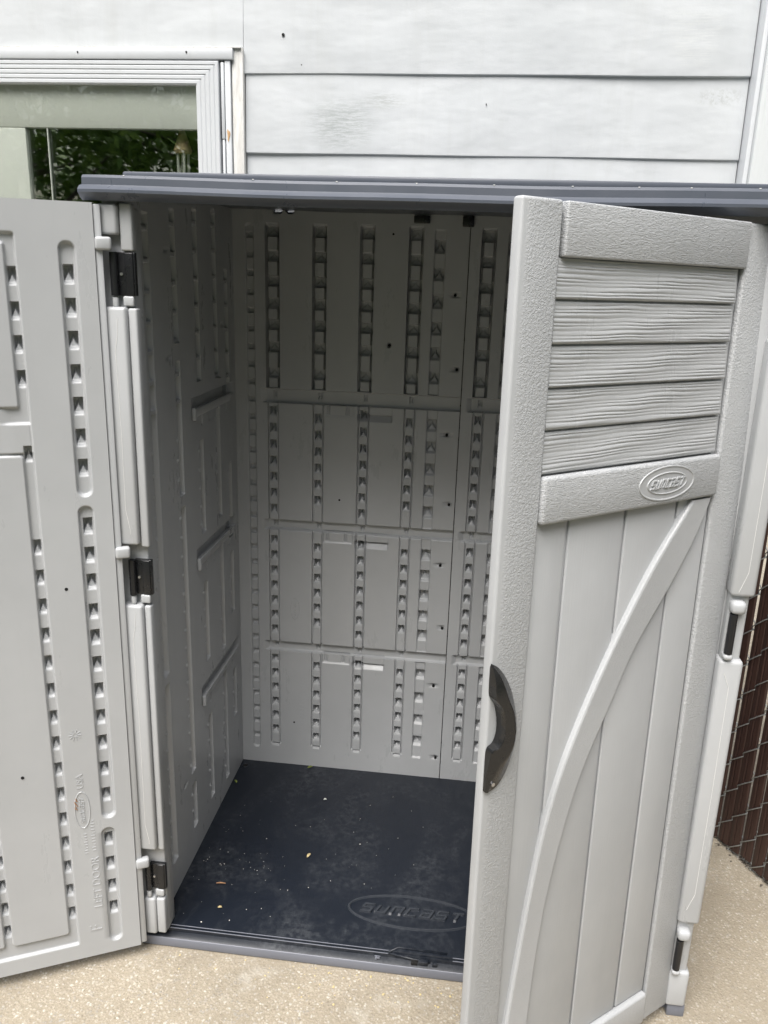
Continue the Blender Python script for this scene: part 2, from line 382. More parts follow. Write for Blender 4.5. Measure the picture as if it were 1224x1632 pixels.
# ================================================================== house
house = thing('house', (-.6, 1.1, 0), 'white clapboard house wall with a window, behind the plastic shed', 'house')
HP = Matrix.Identity(4)
def hb(name, bm, mat, parent=house, auto=35):
    bmesh.ops.recalc_face_normals(bm, faces=bm.faces)
    for v_ in bm.verts: v_.co -= house.location
    me = bpy.data.meshes.new(name); bm.to_mesh(me); bm.free()
    if auto: me.shade_smooth(); me.set_sharp_from_angle(angle=math.radians(auto))
    o = link(name, me, mat); o.parent = parent; return o
YW = .917
XR = 1.377
bm = bmesh.new()                                             # sheathing around the window opening
WX0, WX1, WZ0, WZ1 = -1.00, -.045, 1.15, 2.118
box(bm, -3.6, WX0, .935, 1.12, 0, 3.1); box(bm, WX1, 1.44, .935, 1.12, 0, 3.1)
box(bm, WX0, WX1, .935, 1.12, WZ1, 3.1); box(bm, WX0, WX1, .935, 1.12, 0, WZ0)
hb('wall', bm, 'siding', auto=None)
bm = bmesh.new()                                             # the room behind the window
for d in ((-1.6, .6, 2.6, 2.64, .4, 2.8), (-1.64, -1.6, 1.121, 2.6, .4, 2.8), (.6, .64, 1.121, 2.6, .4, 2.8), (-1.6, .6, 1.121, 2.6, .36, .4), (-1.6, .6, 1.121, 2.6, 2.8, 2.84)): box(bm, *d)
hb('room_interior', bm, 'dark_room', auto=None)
def board(x0, x1, z0, z1, mat='siding'):
    bm = bmesh.new(); n = max(2, int((x1-x0)/.12)); xs = np.linspace(x0, x1, n+1)
    pr = [(YW-.002, z0), (YW-.0075, z0-.001), (YW-.0100, z0+.0015), (YW-.0104, z0+.006), (YW-.003, z1+.006), (YW+.016, z1+.006), (YW+.016, z0)]
    rows = []
    for x in xs:
        wv_ = .0016*math.sin(x*3.1+z0*9)+.001*math.sin(x*11.3+z0*5)
        rows.append([bm.verts.new((x, y+(wv_ if i in (1, 2, 3, 4) else 0), z+(wv_*.6 if i in (0, 1, 2, 3) else 0))) for i, (y, z) in enumerate(pr)])
    for a, c in zip(rows, rows[1:]):
        for i in range(len(pr)): bm.faces.new((a[i], a[(i+1) % len(pr)], c[(i+1) % len(pr)], c[i]))
    bm.faces.new(rows[0]); bm.faces.new(rows[-1][::-1])
    return hb('siding_board', bm, mat, auto=30)
zb = 2.1004
for i in range(-10, 5):
    z0 = zb+.2012*i
    if z0 < .05: continue
    if z0 < 2.05:
        board(.034, XR-.002, z0, z0+.2012)
        if z0+.2012 < 1.1: board(-3.5, .031, z0, z0+.2012)
        else: board(-3.5, -1.05, z0, z0+.2012)
    elif z0 < 2.15:
        board(.0300, XR-.002, z0, z0+.2012); board(-3.5, .0292, 2.163, z0+.2012)
    else: board(-3.5, XR-.002, z0, z0+.2012)
bm = bmesh.new(); box(bm, XR, XR+.012, .853, .935, 0, 3.1, .002); hb('corner_trim', bm, 'white_trim')
bm = bmesh.new(); box(bm, XR+.0125, 1.50, .838, .934, 0, 3.1, .004); hb('corner_board', bm, 'painted_wood')
# window: casing, storm sash, panes
win = hb('window', (lambda b: (box(b, -.0005, .0315, .893, .934, 1.10, 2.160, .003), b)[1])(bmesh.new()), 'old_caulk')
def wb(name, dims, mat, bev=.0015):
    bm = bmesh.new(); box(bm, *dims, bev); return hb(name, bm, mat, win)
wb('outer_casing', (-1.05, -1.018, .893, .934, 1.10, 2.160), 'old_caulk', .003)
wb('head_casing', (-1.017, .0065, .881, .932, 2.1295, 2.158), 'white_trim', .003)
wb('drip_edge', (-1.017, .0275, .886, .934, 2.1585, 2.1615), 'old_caulk', .0008)
wb('side_casing', (-.0185, -.0025, .886, .932, 1.16, 2.1285), 'white_trim', .002)
wb('side_casing', (-1.0165, -1.0, .886, .932, 1.16, 2.1285), 'white_trim', .002)
wb('track', (-.0295, -.0200, .8845, .93, 1.93, 2.124), 'white_trim', .0025)
wb('track', (-.0285, -.0215, .8855, .93, 1.17, 1.9285), 'white_trim', .0015)
# storm sash: ribbed frame members, mitred
def sash_member(pts_a, pts_b):
    """profile steps swept between two mitred ends; pts = outer/inner corner"""
    bm = bmesh.new(); prof = [(0, .9), (0, .884)]
    nr = 5
    for i in range(nr):
        a, b = i/nr, (i+1)/nr
        prof += [(a+.03, .882+.0008*i), (b-.05, .882+.0008*i), (b-.02, .8845+.0008*i)]
    prof += [(1, .8875), (1, .91), (0, .91)]
    A = [bm.verts.new((pts_a[0][0]+(pts_a[1][0]-pts_a[0][0])*p, y, pts_a[0][1]+(pts_a[1][1]-pts_a[0][1])*p)) for p, y in prof[1:]]
    C = [bm.verts.new((pts_b[0][0]+(pts_b[1][0]-pts_b[0][0])*p, y, pts_b[0][1]+(pts_b[1][1]-pts_b[0][1])*p)) for p, y in prof[1:]]
    n = len(A); bm.faces.new(A); bm.faces.new(C[::-1])
    for i in range(n): bm.faces.new((A[i], C[i], C[(i+1) % n], A[(i+1) % n]))
    return hb('sash', bm, 'white_trim', win, auto=20)
OX0, OX1, OZ0, OZ1 = -.999, -.0345, 1.17, 2.1265; IX0, IX1, IZ0, IZ1 = -.935, -.101, 1.235, 2.068
g_ = .0003
sash_member(((OX0, OZ1), (IX0, IZ1)), ((OX1-g_, OZ1), (IX1-g_, IZ1)))
sash_member(((OX1, OZ1), (IX1, IZ1)), ((OX1, OZ0), (IX1, IZ0)))
sash_member(((OX0, OZ0), (IX0, IZ0)), ((OX1-g_, OZ0), (IX1-g_, IZ0)))
sash_member(((OX0-g_, OZ1), (IX0-g_, IZ1)), ((OX0-g_, OZ0), (IX0-g_, IZ0)))
wb('storm_pane', (IX0-.004, IX1+.004, .9015, .9045, IZ0-.004, IZ1+.004), 'storm_glass', 0)
wb('jamb', (WX1-.012, WX1, .912, 1.119, WZ0, WZ1), 'inner_frame', 0); wb('jamb', (WX0, WX0+.012, .912, 1.119, WZ0, WZ1), 'inner_frame', 0)
wb('jamb', (WX0+.0125, WX1-.0125, .912, 1.119, WZ1-.012, WZ1), 'inner_frame', 0)
# inner window: wide top rail, left stile, divided pane
wb('inner_rail', (-.986, -.058, .9085, .9345, 1.9567, 2.104), 'inner_frame', .003)
wb('inner_stile', (-.986, -.624, .9085, .9345, 1.17, 1.9562), 'inner_frame', .003)
wb('inner_stile', (-.070, -.058, .9085, .9345, 1.17, 1.9562), 'inner_frame', .003)
wb('inner_bead', (-.560, -.5565, .9105, .918, 1.17, 1.9560), 'inner_frame', .001)
wb('inner_pane', (-.6235, -.0705, .9205, .9235, 1.17, 1.9560), 'inner_glass', 0)
# rust run on the casing, nail heads, a small dark hole
bm = bmesh.new()
N_ = 14; ctr = bm.verts.new((-.0105, .8840, 1.945)); ring_ = []
for k_ in range(N_):
    a_ = 2*math.pi*k_/N_; rr_ = 1+.3*math.sin(3*a_+1)
    ring_.append(bm.verts.new((-.0105+.0042*rr_*math.cos(a_), .8848, 1.943+(.016 if math.sin(a_) < 0 else .012)*rr_*math.sin(a_))))
for k_ in range(N_): bm.faces.new((ctr, ring_[k_], ring_[(k_+1) % N_]))
hb('rust_spot', bm, 'rust', win, auto=None)
def dots(name, lst, mat, y):
    for (x, z, r) in lst:
        bm = bmesh.new(); cyl(bm, (x, y+(.004 if y > .9 else 0), z), (x, y+.012, z), r, 10); hb(name, bm, mat, house)
dots('nail_head', [(-.435, 2.146, .0022), (-.123, 2.147, .0026)], 'hole_black', .8795)
dots('nail_hole', [(.141, 2.196, .0042), (.192, 2.123, .0016), (.70, 2.03, .0014)], 'hole_black', .9035)

# ================================================================== shed
W = 1.27; D = .7322; XI = .0406; ZF = .045; ZT = 1.7405
shed = thing('storage_shed', (0, 0, 0), 'grey taupe plastic storage shed with both doors swung open and a dark floor', 'shed')
I4 = Matrix.Identity(4)

# ---- floor
bm = bmesh.new()
pr = [(.0025, .0275), (.004, .0285), (.0180, .0320), (.0192, .0385), (.0200, .0410), (.0216, .0410), (.0222, .0385), (.0235, .0385), (.0243, .0435), (.0250, .0450), (.79, .0450), (.79, .002), (.0100, .002), (.0100, .006), (.0025, .006)]
prism(bm, pr, .004, W-.004, 'x')
floor = bm_obj('floor', bm, 'floor_navy', shed, auto=25)
bm = bmesh.new()
prism(bm, [(.0008, .003), (0, .006), (.0, .024), (.0008, .0262), (.0022, .0270), (.0022, .003)], 0, W, 'x'); bm_obj('sill', bm, 'sill_slate', floor, auto=40)
for sx_ in (0, W-.0035): B('side_sill', (sx_, sx_+.0035, .0025, .79, 0, .026), 'sill_slate', floor, bev=.001)
for y_ in (.0193, .0246):
    for x0_, x1_ in ((.062, .606), (.752, 1.208)): B('threshold_lip', (x0_, x1_, y_-.0008, y_+.0008, .0400 if y_ < .02 else .0440, .0424 if y_ < .02 else .0461), 'sill_slate', floor, bev=.0006)
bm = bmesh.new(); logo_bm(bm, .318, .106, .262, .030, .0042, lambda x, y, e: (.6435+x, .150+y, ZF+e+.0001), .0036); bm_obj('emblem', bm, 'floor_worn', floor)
def fbar(pts, r=.0018, name='latch_rib'):
    bm = bmesh.new(); tube(bm, pts, r, 8); return bm_obj(name, bm, 'floor_navy', floor, smooth=True)
fbar([(.600, .020, .0452), (.622, .036, .0462), (.738, .0335, .0462)], .0028); fbar([(.600, .0195, .0425), (.66, .0165, .0360), (.700, .015, .0350)], .0024)
B('latch_block', (.672, .694, .006, .017, .0305, .0400), 'floor_navy', floor, bev=.0015)
B('latch_block', (.705, .716, .006, .013, .0305, .0385), 'floor_navy', floor, bev=.0015)
B('latch_socket', (.655, .6705, .005, .016, .0300, .0372), 'hole_black', floor, bev=.001)
bm = bmesh.new()
for d in ((.568, .582, .0125, .0145, .034, .0370), (.570, .574, .006, .0125, .031, .0362), (.574, .581, .0085, .0105, .032, .0360)): box(bm, *d, .0006)
bm_obj('letter_mark', bm, 'sill_slate', floor, auto=40)
for (x, y) in ((.057, .699), (.053, .060), (1.21, .70)):
    bm = bmesh.new(); tube(bm, [(x+.010*math.cos(a), y+.010*math.sin(a), ZF+.0006) for a in np.linspace(0, 2*math.pi, 20)[:-1]], .0022, 6, True); rg_ = bm_obj('drain_ring', bm, 'floor_navy', floor, smooth=True)
    bm = bmesh.new(); cyl(bm, (x, y, ZF-.004), (x, y, ZF+.0004), .0085, 16); bm_obj('drain_hole', bm, 'hole_black', floor)

# ---- back panels
Pt = .0485
def back_panel(s0, s1, cols, wide, side, tabs, marks):
    thick_ = .030
    zones = [(c-.022, c+.022) for c in cols]+[(c-.018, c+.018) for c in wide]+[(c-.016, c+.016) for c in side]
    for a in tabs: zones += [(a-.125, a-.018), (a+.018, a+.09)]
    R = Relief(lines(s0, s1, zones+[(s0, s0+.01), (s1-.01, s1)], .0017, .012), lines(ZF, ZT, [(.09, 1.715)], .0022, .01))
    rl, rr = min(cols)-.024, s1-.001
    for z0, z1 in ((1.2215, 1.260), (.8425, .8720), (.4475, .4780)):
        R.recess(rl, rr+.02, z0, z1, .0130, .002, .0014)
    for c in cols:
        R.recess(c-.0190, c+.0190, 1.2625, 1.705, .0060, .004); R.recess(c-.0190, c-.0138, 1.263, 1.70, .016, .001); R.recess(c+.0138, c+.0190, 1.263, 1.70, .016, .001)
        for z in (1.683, 1.619, 1.554, 1.495, 1.437, 1.376, 1.304): R.pocket(c, z, .034, .028, .0200, .15)
        for (a, b) in ((.870, 1.2235), (.476, .8445), (.116, .4495)):
            R.recess(c-.0160, c-.0125, a+.002, b-.002, .0075, .0008, .001); R.recess(c+.0125, c+.0160, a+.002, b-.002, .0075, .0008, .001)
        R.slope(c-.012, c+.012, .108, .118, .006)
        for z in (1.242, .858, .463): R.pocket(c+.003, z, .010, .024, .006)
    for i, c in enumerate(cols):
        off = 0 if i % 2 == 0 else -.0165
        for ztop, n in ((1.196, 7), (.808, 7), (.418, 6)):
            for k in range(n if off == 0 else n-1 if n == 7 else n):
                R.pocket(c, ztop+off-k*Pt*(1.03 if n == 6 else 1), .0165, .0285, .0200)
    for c in wide:
        R.recess(c-.0140, c+.0140, 1.2625, 1.698, .006, .003); R.recess(c-.0140, c+.0140, .874, 1.2195, .005, .002); R.recess(c-.0140, c+.0140, .480, .8405, .005, .002); R.recess(c-.0140, c+.0140, .112, .4455, .005, .002)
        for z in (1.655, 1.585, 1.513, 1.443, 1.375, 1.310, 1.177, 1.114, 1.049, .986, .922, .791, .726, .662, .597, .533, .402, .322, .245, .169): R.pocket(c, z, .026, .034, .0190, .4)
    for c in side:
        R.recess(c-.0105, c+.0105, .098, 1.702, .007, .010)
        for k in range(32): R.pocket(c, 1.672-k*.0494, .016, .015, .010, 0)
    for a in tabs:
        for zt in (1.2215, .8425, .4475):
            R.recess(a-.112, a-.026, zt-.030, zt+.002, .0045 if zt < 1 else .0012, .002)
            for p in (a-.104, a-.098, a-.050, a-.044): R.recess(p-.0012, p+.0012, zt-.026, zt, .003, .0004, .0008)
            R.recess(a-.018, a+.080, zt-.0225, zt+.003, .0020, .001); R.slope(a-.018, a+.080, zt-.043, zt-.0225, .0150)
    for (x, z, r_) in marks:
        R.recess(x-r_, x+r_, z-r_, z+r_, .006, r_, .0012)
    o = R.build('back_panel', 'taupe', -1, thick_, shed, Matrix.Translation((0, D, 0)))
    for v_ in o.data.vertices:                      # two daylight notches at the top edge
        if v_.co.z > ZT-.001 and (.153 < v_.co.x < .176 or .190 < v_.co.x < .205): v_.co.z -= .0135
    return o
bolts = [(.649, 1.534), (.664, 1.337), (.646, 1.154), (.663, .952), (.647, .765), (.663, .565), (.646, .37), (.664, .119)]
bp = back_panel(XI-.006, .6800, [.150, .281, .411, .541], [.604], [.087], [.411], [(x, z, .0075) for x, z in bolts]+[(.476, 1.395, .006)])
bp2 = back_panel(.6825, W-XI+.006, [.732, .862, .992, 1.122], [.797], [1.19], [.992], [])
for (x, z) in bolts+[(.476, 1.395)]:
    bm = bmesh.new(); cyl(bm, (x+.001, D-.0008, z-.001), (x+.001, D+.006, z-.001), .0040, 10); h_ = bm_obj('bolt', bm, 'hole_black', bp); h_.matrix_parent_inverse = bp.matrix_world.inverted()
for (x, z) in ((.479, 1.684), (.345, .945), (.210, .199)):
    bm = bmesh.new(); cyl(bm, (x, D-.0009, z), (x, D+.004, z), .0030, 10); h_ = bm_obj('peg_hole', bm, 'hole_black', bp); h_.matrix_parent_inverse = bp.matrix_world.inverted()
bm = bmesh.new(); logo_bm(bm, .07, .027, .052, .008, .0007, lambda x, y, e: (.212-y, -e, .590+x), .0012); bm_obj('emblem', bm, 'taupe', bp).location = (0, 0, 0)
bm = bmesh.new()
for k in range(8): box(bm, .228, .242-.004*(k % 3 == 1), -.0006, .0005, .170+k*.013, .173+k*.013, .0002)
for k in range(6): box(bm, .236, .244, -.0006, .0005, .30+k*.010, .302+k*.010, .0002)
bm_obj('moulded_marks', bm, 'taupe', bp)['kind'] = 'stuff'
B('seam_strip', (.66, .70, D+.0235, D+.0295, ZF, ZT-.006), 'black_plastic', bp, bev=0).matrix_parent_inverse = bp.matrix_world.inverted()  # black backing added so no daylight shows through the panel seam
B('roof_clip', (.533, .575, D-.016, D-.001, 1.712, 1.731), 'black_plastic', shed, bev=.002)
B('roof_clip', (.660, .690, D-.014, D-.001, 1.706, 1.733), 'black_plastic', shed, bev=.003)

# ---- side panels
def side_panel(frame, face, nm='side_panel'):
    cols = [(.150, [(.660, 1.69), (.139, .634)]), (.300, [(1.419, 1.704), (1.061, 1.377), (.30, 1.03), (.132, .261)]), (.444, [(1.317, 1.714), (.923, 1.164), (.558, .781), (.123, .386)]),
            (.582, [(1.308, 1.717), (.925, 1.224), (.526, .84), (.094, .456)]), (.676, [(1.235, 1.58), (.838, 1.054), (.60, .79), (.253, .41)])]
    R = Relief(lines(.012, D+.022, [(c-.046, c+.006) for c, _ in cols]+[(.355, .385)], .0024, .012), lines(ZF+.001, ZT-.002, [(.08, 1.72)], .0026, .01))
    for ci, (c, segs) in enumerate(cols):
        for (a, b) in segs:
            R.recess(c-.030, c, a, b, .0130, .003, .0016)
            if b > 1.3:
                for z in np.arange(b-.03, max(a, 1.28), -.0625): R.recess(c-.030, c-.001, z-.006, z+.006, -.012, .002, .0016)
                z_hi = 1.20
            else: z_hi = b-.02
            if a < 1.2:
                for z in np.arange(min(z_hi, b-.02), a+.012, -Pt): R.pocket(c-.016, z, .018, .024, .013, .5); R.recess(c-.040, c-.034, z-.006, z+.004, -.0035, .003, .0016)
    for zt in (1.250, .862, .470):
        R.recess(.372, D-.03, zt-.003, zt+.028, .011, .002, .0022)
        for p in (.44, .50, .58, .64): R.recess(p-.004, p+.004, zt-.045, zt, .004, .002, .0018)
    for (y, z) in ((.235, 1.39), (.24, 1.62), (.22, .30), (.62, 1.44)): R.recess(y-.005, y+.005, z-.005, z+.005, .006, .004)
    return R.build(nm, 'taupe', face, .030, shed, frame)
FL = frame_m((XI, 0, 0), (0, 1, 0), (0, 0, 1))               # n = -X
sp = side_panel(FL, -1)
for zt in (1.250, .862, .470):                              # shelf ledges moulded on the left panel
    bm = bmesh.new()
    prism(bm, [(-.0060, zt-.006), (.0, zt-.020), (.0, zt+.001), (-.0050, zt+.002)], .374, .672, 'x')
    o = bm_obj('shelf_ledge', bm, 'taupe', sp, auto=40)
    o2 = B('ledge_hook', (.364, .376, -.011, -.0005, zt-.024, zt+.008), 'taupe', sp, bev=.004, seg=3)
bm = bmesh.new(); logo_bm(bm, .11, .036, .080, .011, .0008, lambda x, y, e: (.094+y, -e, .36+x), .0016)
text_bm(bm, 'USA', .018, .0005, lambda x, y, z: (.094-y, -.0004-z, .445+x)); bm_obj('emblem', bm, 'taupe', sp)
bm = bmesh.new()
for k in range(11):
    box(bm, .084, .096-.004*(k % 3 == 1), -.0007, .0005, .13+k*.012, .133+k*.012, .0002)
    if k < 7: box(bm, .108, .116, -.0007, .0005, .145+k*.010, .147+k*.010, .0002)
for k in range(9):
    a = 2*math.pi*k/9; box(bm, .094+.012*math.cos(a)-.003, .094+.012*math.cos(a)+.003, -.0007, .0005, .50+.012*math.sin(a)-.002, .50+.012*math.sin(a)+.002, .0002)
bm_obj('moulded_marks', bm, 'taupe', sp)['kind'] = 'stuff'
FR = frame_m((W-XI, 0, 0), (0, 1, 0), (0, 0, 1))
side_panel(FR, 1)

# ---- roof
bm = bmesh.new()
sec = [(-.012, 1.7385), (-.012, 1.7005), (-.022, 1.6985), (-.0265, 1.7000), (-.0385, 1.7100), (-.0400, 1.7115), (-.0400, 1.7165), (-.0320, 1.7235), (-.0300, 1.7250), (-.0290, 1.7370), (-.0250, 1.7415), (-.020, 1.7425), (.02, 1.7440), (.80, 1.7440), (.83, 1.7435), (.835, 1.7410), (.834, 1.7390), (.822, 1.7385)]
NX = 40; rows = []
for i in range(NX+1):
    a = i/NX; x = -.012+a*1.306; sag = -.0042*(1-(2*a-1)**2)+.0006*math.sin(a*17)
    e = min(1, min(i, NX-i)/1.0)
    rows.append([bm.verts.new((x+(.004 if (i == 0 and z > 1.724) else 0)-(.004 if (i == NX and z > 1.724) else 0), y+(.004*(1-e) if y < 0 else 0), z+sag)) for y, z in sec])
for a, c in zip(rows, rows[1:]):
    for k in range(len(sec)): bm.faces.new((a[k], a[(k+1) % len(sec)], c[(k+1) % len(sec)], c[k]))
bm.faces.new(rows[0]); bm.faces.new(rows[-1][::-1])
roof = bm_obj('roof', bm, 'slate', shed, auto=28)
B('top_panel', (.036, 1.242, .05, .78, 1.7400, 1.7560), 'slate', roof, bev=.004)
for sx0, sx1 in ((-.011, .003), (1.279, 1.293)): B('side_skirt', (sx0, sx1, -.011, .82, 1.704, 1.7385), 'slate', roof, bev=.002)
for x in (.072, .31, .46, .60, .733, .865, .975, 1.06, 1.17):
    sg = -.0042*(1-(2*((x+.012)/1.306)-1)**2)
    B('lip_nub', (x-.0016, x+.0016, -.0265, -.0230, 1.7412+sg, 1.7428+sg), 'flash_white', roof, bev=.0007)

# ---- door posts
def post(mirror):
    def X(a): return W-a if mirror else a
    def bx_(name, x0, x1, y0, y1, z0, z1, mat='taupe', bev=.004, par=None, seg=3):
        a, b = sorted((X(x0), X(x1))); return B(name, (a, b, y0, y1, z0, z1), mat, par, bev=bev, seg=seg)
    core = bx_('door_post', -.002, .066, .006, .050, .046, 1.690, par=shed)
    if not mirror:
        cs = [(.012, .0495, -.018, 1.640, 1.6945), (.014, .0575, -.020, 1.036, 1.5105), (.012, .0565, -.020, .292, .9015), (.016, .0445, -.014, .0475, .150)]
        fl = [(.0505, .0745, -.008, 1.612, 1.6965), (.0585, .0760, -.010, 1.030, 1.5085), (.0575, .0720, -.010, .288, .8990), (.0455, .0660, -.010, .0500, .1485)]
        hz = [(.0295, 1.531, 1.610), (.030, .923, 1.0), (.024, .174, .243)]
        for (x0, x1, y0, z0, z1) in cs: bx_('post_column', x0, x1, y0, .010, z0, z1, bev=.006, par=core)
        for (x0, x1, y0, z0, z1) in fl: bx_('post_strip', x0, x1, y0, .012, z0, z1, bev=.004, par=core)
        for (x, z0, z1) in hz:
            h0 = bx_('hinge', x+.008, x+.046, -.004, .006, z0, z1, 'black_plastic', .0015, core)
            bm = bmesh.new(); cyl(bm, (x+.006, -.008, z0), (x+.006, -.008, z1), .0075, 16); bm_obj('hinge_barrel', bm, 'black_plastic', core, auto=40)
            bx_('hinge_leaf', x+.026, x+.043, -.007, .0, z0+.0005, z1-.0005, 'black_plastic', .002, core)
            bm = bmesh.new(); zc = (z0+z1)/2; cyl(bm, (x+.019, -.0065, zc), (x+.019, -.0035, zc), .0028, 10); bm_obj('hinge_screw', bm, 'steel', core, auto=40)
            bx_('knuckle', x+.0005, x+.0115, -.013, -.002, z0-.022, z0-.0005, bev=.004, par=core)
            bx_('knuckle', x+.020, x+.041, -.008, .004, z0-.019, z0-.0005, bev=.003, par=core)
        # mould parting lines
        for z0, z1, xx in ((1.06, 1.49, .034), (.31, .885, .034)):
            bm = bmesh.new(); tube(bm, [(xx+.008, -.0203, z1), (xx+.006, -.0203, z1-.03), (xx, -.0203, z1-.06), (xx+.002, -.0203, (z0+z1)/2), (xx+.001, -.0203, z0+.05), (xx+.008, -.0203, z0+.01), (xx+.008, -.0203, z0)], .00045, 5); bm_obj('parting_line', bm, 'flash_white', core)
    else:
        for z0, z1 in ((.262, .887), (1.020, 1.500), (1.61, 1.694)): bx_('post_column', -.002, .044, -.028, .020, z0, z1, bev=.008, par=core)
        bx_('post_column', -.002, .042, -.024, .018, .0330, .128, bev=.007, par=core)
        bx_('post_strip', .004, .040, -.016, .010, .034, 1.692, bev=.005, par=core)
        for z0, z1 in ((.903, .985), (.140, .219), (1.53, 1.61)):
            bm = bmesh.new(); cyl(bm, (1.2385, -.026, z0), (1.2385, -.026, z1), .0078, 16); bm_obj('hinge_barrel', bm, 'black_plastic', core, auto=40)
            bx_('knuckle', .012, .040, -.036, -.006, z1+.0005, z1+.027, bev=.009, par=core)
            bx_('knuckle', .022, .040, -.034, -.008, z0-.014, z0-.0005, bev=.006, par=core)
        for z0, z1 in ((.30, .86), (1.03, 1.47)):
            bm = bmesh.new(); tube(bm, [(1.238, -.0283, z1), (1.250, -.0283, z1-.03), (1.252, -.0283, (z0+z1)/2), (1.252, -.0283, z0+.04), (1.240, -.0283, z0)], .00045, 5); bm_obj('parting_line', bm, 'flash_white', core)
    return core
post(False); post(True)
B('sill_foot', (1.236, 1.2745, -.018, .03, .0, .0325), 'sill_slate', shed, bev=.003)

# ---- left door, inside face showing
DL0 = Vector((.0133, -.0354, 0)); FLD = frame_m(DL0, (-.274, -.1377, 0), (0, 0, 1))
zones = [(.030, .070), (.120, .160), (.262, .292), (0, .012)]
R = Relief(lines(0, .605, zones, .0013, .014), lines(.034, 1.694, [(.034, 1.694)], .0020, .01))
for z0, z1, c in ((1.147, 1.624, .0485), (.402, 1.124, .050), (.066, .373, .0545)):
    R.recess(c-.0130, c+.0130, z0, z1, .0090, .0125, .0026)
for z in (1.567, 1.508, 1.448, 1.385, 1.323, 1.261, 1.201): R.pocket(.0485, z, .0165, .034, .0200, .40)
for z, c in zip((1.081, 1.020, .961, .896, .837, .775, .713, .649, .588, .522, .455), np.linspace(.048, .0525, 11)): R.pocket(c, z, .0165, .034, .0200, .40)
for z in (.339, .274, .212, .151): R.pocket(.0545, z, .0165, .034, .0200, .40)
R.recess(.136, .575, .076, 1.6365, .0075, .004, .0022)
def raise_(s0, s1, z0, z1, d, r=.004, e=.0022): R.recess(s0, s1, z0, z1, -d, r, e)
raise_(.1535, .276, 1.3245, 1.6200, .0070); raise_(.1535, .273, .1080, 1.2330, .0070, .008)
raise_(.2885, .44, 1.3245, 1.6200, .0070); raise_(.2885, .44, .1080, 1.2330, .0070, .008); raise_(.455, .56, .1080, 1.62, .0070, .008)
raise_(.182, .40, 1.2360, 1.3225, .0045); raise_(.1365, .1815, 1.236, 1.294, .0062, .003)
for z in (1.562, 1.501, 1.440, 1.377): R.pocket(.1445, z, .0135, .032, .0170, .4)
for z in [1.234]+list(np.linspace(1.044, .160, 15)): R.pocket(.1450, z, .0130, .032, .0160, .45)
for z in np.linspace(1.56, .146, 24): R.pocket(.2810, z, .0130, .032, .0160, .45)
raise_(.1365, .1375, .09, .10, 0)
for z in (1.235, ): pass
ld = R.build('door', 'taupe', 1, .040, shed, FLD); ld['label'] = 'left door swung wide open showing its ribbed inside face'
for (s_, z_) in ((.098, .954), (.216, .537)):
    bm = bmesh.new(); cyl(bm, (s_, -.004, z_), (s_, .0006, z_), .0034, 12); bm_obj('peg_hole', bm, 'hole_black', ld)
up_ = lambda s_, z_: (lambda x, y, e: (s_+y, .0003+e, z_+x))
bm = bmesh.new(); text_bm(bm, 'LEFT DOOR', .0260, .0007, up_(.0860, .236)); bm_obj('moulded_lettering', bm, 'taupe', ld)['kind'] = 'stuff'
bm = bmesh.new(); text_bm(bm, 'F', .038, .0007, up_(.095, .112)); bm_obj('moulded_letter', bm, 'taupe', ld)
bm = bmesh.new(); logo_bm(bm, .092, .031, .066, .010, .0009, up_(.104, .432), .0015); text_bm(bm, 'USA', .020, .0006, up_(.104, .505)); bm_obj('emblem', bm, 'taupe', ld)
bm = bmesh.new()
for k in range(11): box(bm, .082, .090-.003*(k % 4 == 2), -.0004, .0008, .322+k*.0078, .3242+k*.0078, .0002)
for k in range(8): box(bm, .099, .106-.003*(k % 3 == 2), -.0004, .0008, .318+k*.0072, .3202+k*.0072, .0002)
for k in range(10):
    a = 2*math.pi*k/10
    tube(bm, [(.106+.004*math.cos(a), .0004, .62+.004*math.sin(a)), (.106+.013*math.cos(a), .0004, .62+.013*math.sin(a))], .0008, 5)
bm_obj('moulded_marks', bm, 'taupe', ld)['kind'] = 'stuff'
for z in (1.624, 1.022, .262):                              # blocks at the hinge edge
    B('hinge_block', (-.030, -.0005, -.012, .006, z-.012, z+.012), 'taupe', ld, bev=.005, seg=3)
B('hinge_edge', (-.0140, -.0003, -.036, -.0030, .036, 1.692), 'taupe', ld, bev=.003)
bm = bmesh.new()
for i in range(7): tube(bm, [(.114+.002*math.sin(i*2.1), .0012, .436+.004*i), (.117+.002*math.cos(i*1.7), .0026, .441+.004*i)], .0009, 5)
nest = bm_obj('leaf_scrap', bm, 'twig_brown', None, FLD); tag(nest, 'tiny brown dry scrap caught on the inside of the left door', 'leaf')

# ---- right door, outside face showing
FRD = frame_m((1.2432, -.0125, 0), (-.7641, -.6450, .0122), (-.0049, .0248, 1))
SA, SB, ZB, ZTp = .0141, .6075, .0321, 1.6877
rd_ = B('door', (SA, .5990, -.0240, -.0125, ZB, ZTp), 'taupe', shed, FRD, bev=.004, seg=3); rd_['label'] = 'right door half open showing its board textured outside face'
def piece(name, s0, s1, z0, z1, n, mat, bev=.004):
    return B(name, (s0, s1, -.0128, n, z0, z1), mat, rd_, bev=bev, seg=3)
B('stile', (.5297, SB, -.0200, .0, ZB-.0004, ZTp+.0004), 'taupe_pebble', rd_, bev=.005, seg=4)
piece('stile', SA+.0005, .0955, ZB+.001, ZTp-.001, .0, 'taupe_pebble', .005)
piece('top_rail', .0960, .5240, 1.6126, ZTp-.0005, .0035, 'taupe_leather', .003)
mr = piece('middle_rail', .0985, .5300, 1.2204, 1.2954, .0075, 'taupe_leather', .006)
piece('bottom_rail', .0965, .5290, ZB+.001, .112, .0050, 'taupe_soft', .006)
